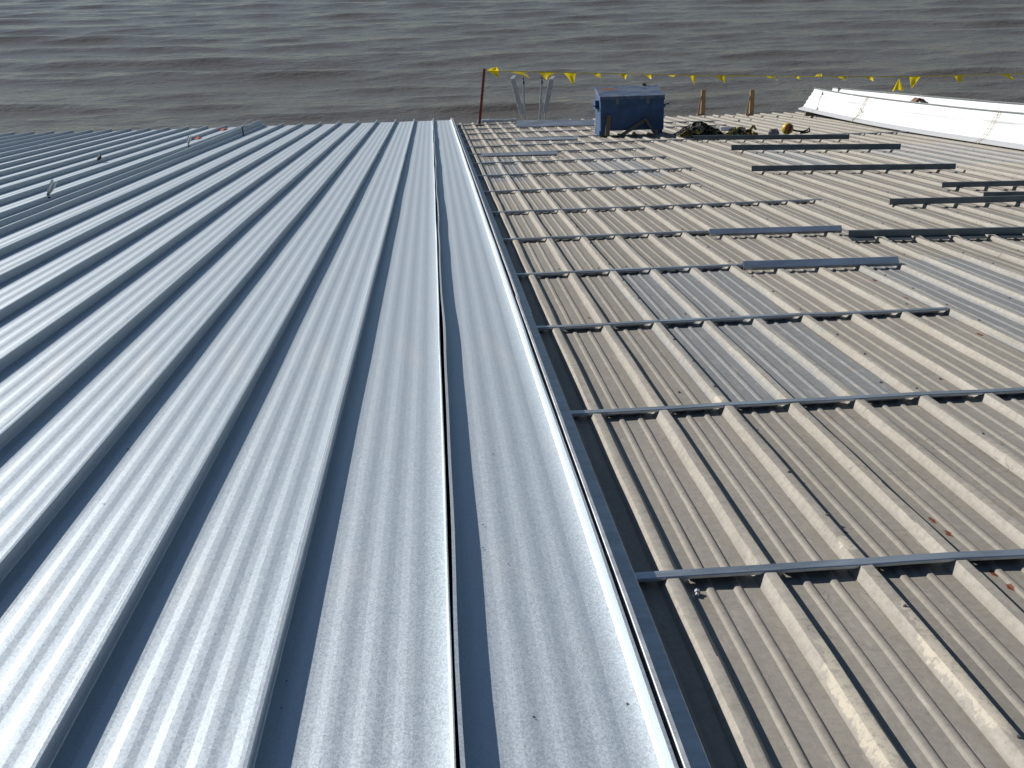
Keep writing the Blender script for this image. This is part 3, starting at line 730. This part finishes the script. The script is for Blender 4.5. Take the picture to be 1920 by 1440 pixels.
b = MB(); b.ribbon([(-.17, -.03, -.13), (-.14, -.03, -.03), (-.06, 0, .055), (.03, .02, .07), (.10, .03, .02), (.12, .03, -.05)], .30, .03, (.25, 1, 0)); b.ribbon([(-.12, -.14, -.08), (-.06, -.13, .03), (.03, -.10, .075), (.10, -.08, .03)], .06, .02, (.3, 1, 0))
b.thing('leather_glove', M['leather'], (gp.x, 19.75, gp.z), 'brown leather glove draped over the top of the rear white panel', 'glove', smooth=50)

# ------------------------------------------------------------------ locking pliers and rags on the new roof
def pliers(px, py, X, zj, label, ang, size, jaw):
    d_ = ray(px, py); t = X / d_.x; y = d_.y * t
    root = thing('locking_pliers', label, 'pliers', (X, y, zj), 'locking pliers clamped on the seams')
    ca, sa = math.cos(ang), math.sin(ang); f = lambda u, v, y_=0: Vector(((u * ca - v * sa) * size, y_ * size, (u * sa + v * ca) * size))
    MB().tube([f(.0, -.02), f(.10, .05), f(.25, .10), f(.45, .16), f(.85, .22)], [.010, .016, .020, .016, .013], 7).part('upper_handle', M['steel'], root, 50)
    MB().tube([f(.06, -.04), f(.22, -.02), f(.40, -.06), f(.62, -.05), f(.86, .04)], [.010, .014, .012, .010, .010], 7).part('lower_handle', M['steel'], root, 50)
    if jaw:
        MB().tube([f(.02, .0), f(.0, -.22, -.1), f(-.04, -.45, -.16), f(-.16, -.58, -.18), f(-.30, -.56, -.16), f(-.36, -.46, -.14)], .014, 7).part('deep_jaw', M['dark'], root, 50)
    else:
        MB().tube([f(.02, .0), f(-.10, -.02), f(-.14, -.12), f(-.08, -.18)], [.018, .016, .014, .010], 7).part('jaw', M['dark'], root, 50)
    return root
pliers(92, 374, XS - 10 * PW + .02, ZT + .012, 'steel locking pliers on a seam at the far left, handles up', rad(50), .21, False)
pliers(353, 272, XS - 10 * PW + .02, ZT + .012, 'steel locking pliers farther along the seam, by a red rag', rad(65), .20, False)
pliers(452, 235, xf, .262, 'locking clamp with long black jaw at the eave end of the flashing strip', rad(22), .36, True)
def rag(px, py, X, label, L):
    d_ = ray(px, py); t = X / d_.x; y = d_.y * t; b = MB(); rings = []; rn = random.Random(px)
    for i in range(7):
        rings.append([(x + rn.uniform(-.01, .01), i / 6 * L + rn.uniform(-.02, .02), .004 + (.05 * math.sin(i / 6 * math.pi) * (1 - abs(x) / .06)) * rn.uniform(.5, 1)) for x in (-.05, -.03, -.01, .01, .03, .05)])
    b.loft(rings).thing('rag', M['redrag'], (X, y, ZP + .003), label, 'rag', 'red rags on the new roof', smooth=60)
rag(415, 240, XS - 10.72 * PW, 'red-orange rag on the new roof close to the eave', .55)
rag(368, 263, XS - 10.75 * PW, 'red-orange rag by the pliers, nearer than the eave one', .4)
b = MB().tube([(0, 0, .0), (.02, .06, .03), (.0, .12, .05), (-.02, .2, .01)], [.02, .03, .026, .014], 6)
d_ = ray(178, 281); t = (XS - 12 * PW) / d_.x
b.thing('seam_clip', M['dark'], (XS - 12 * PW + .02, d_.y * t, ZT - .01), 'small dark clip on a seam at the far left of the new roof', 'clip', smooth=50)
# bright screw-gun bit dropped by the first purlin, and crumbs on the pans
p = un(1307, 1120, .01)
MB().tube([(0, 0, 0), (.004, .014, .001)], .006, 7).tube([(.004, .014, .001), (.007, .026, .002)], .009, 7).thing('loose_bolt', M['alu'], (p.x, p.y, .015), 'small shiny bolt lying by the nearest purlin', 'bolt', smooth=40)

# grit and dry flakes blown onto the new pans
b = MB(); rn = random.Random(4)
for (px, py) in ((906, 985), (905, 1028), (953, 1058), (1001, 1345), (1176, 1320), (537, 1278), (528, 1329), (925, 852), (1040, 850), (845, 1110), (70, 670), (80, 681), (240, 842), (195, 945), (240, 596)):
    p = un(px, py, ZP + .004); r_ = rn.uniform(.003, .006); a = rn.uniform(0, 3)
    b.add([(p.x + r_ * math.cos(a), p.y + r_ * math.sin(a), ZP + .0045), (p.x + r_ * .5 * math.cos(a + 2), p.y + r_ * .6 * math.sin(a + 2), ZP + .0048), (p.x + r_ * 1.2 * math.cos(a + 3.3), p.y + r_ * math.sin(a + 3.3), ZP + .0045), (p.x, p.y, ZP + .0085)], [(0, 2, 1), (0, 1, 3), (1, 2, 3), (2, 0, 3)])
gr = b.thing('grit', M['dark'], (0, 0, 0), 'dark flakes of grit scattered over the new silver roof', 'grit'); gr['kind'] = 'stuff'
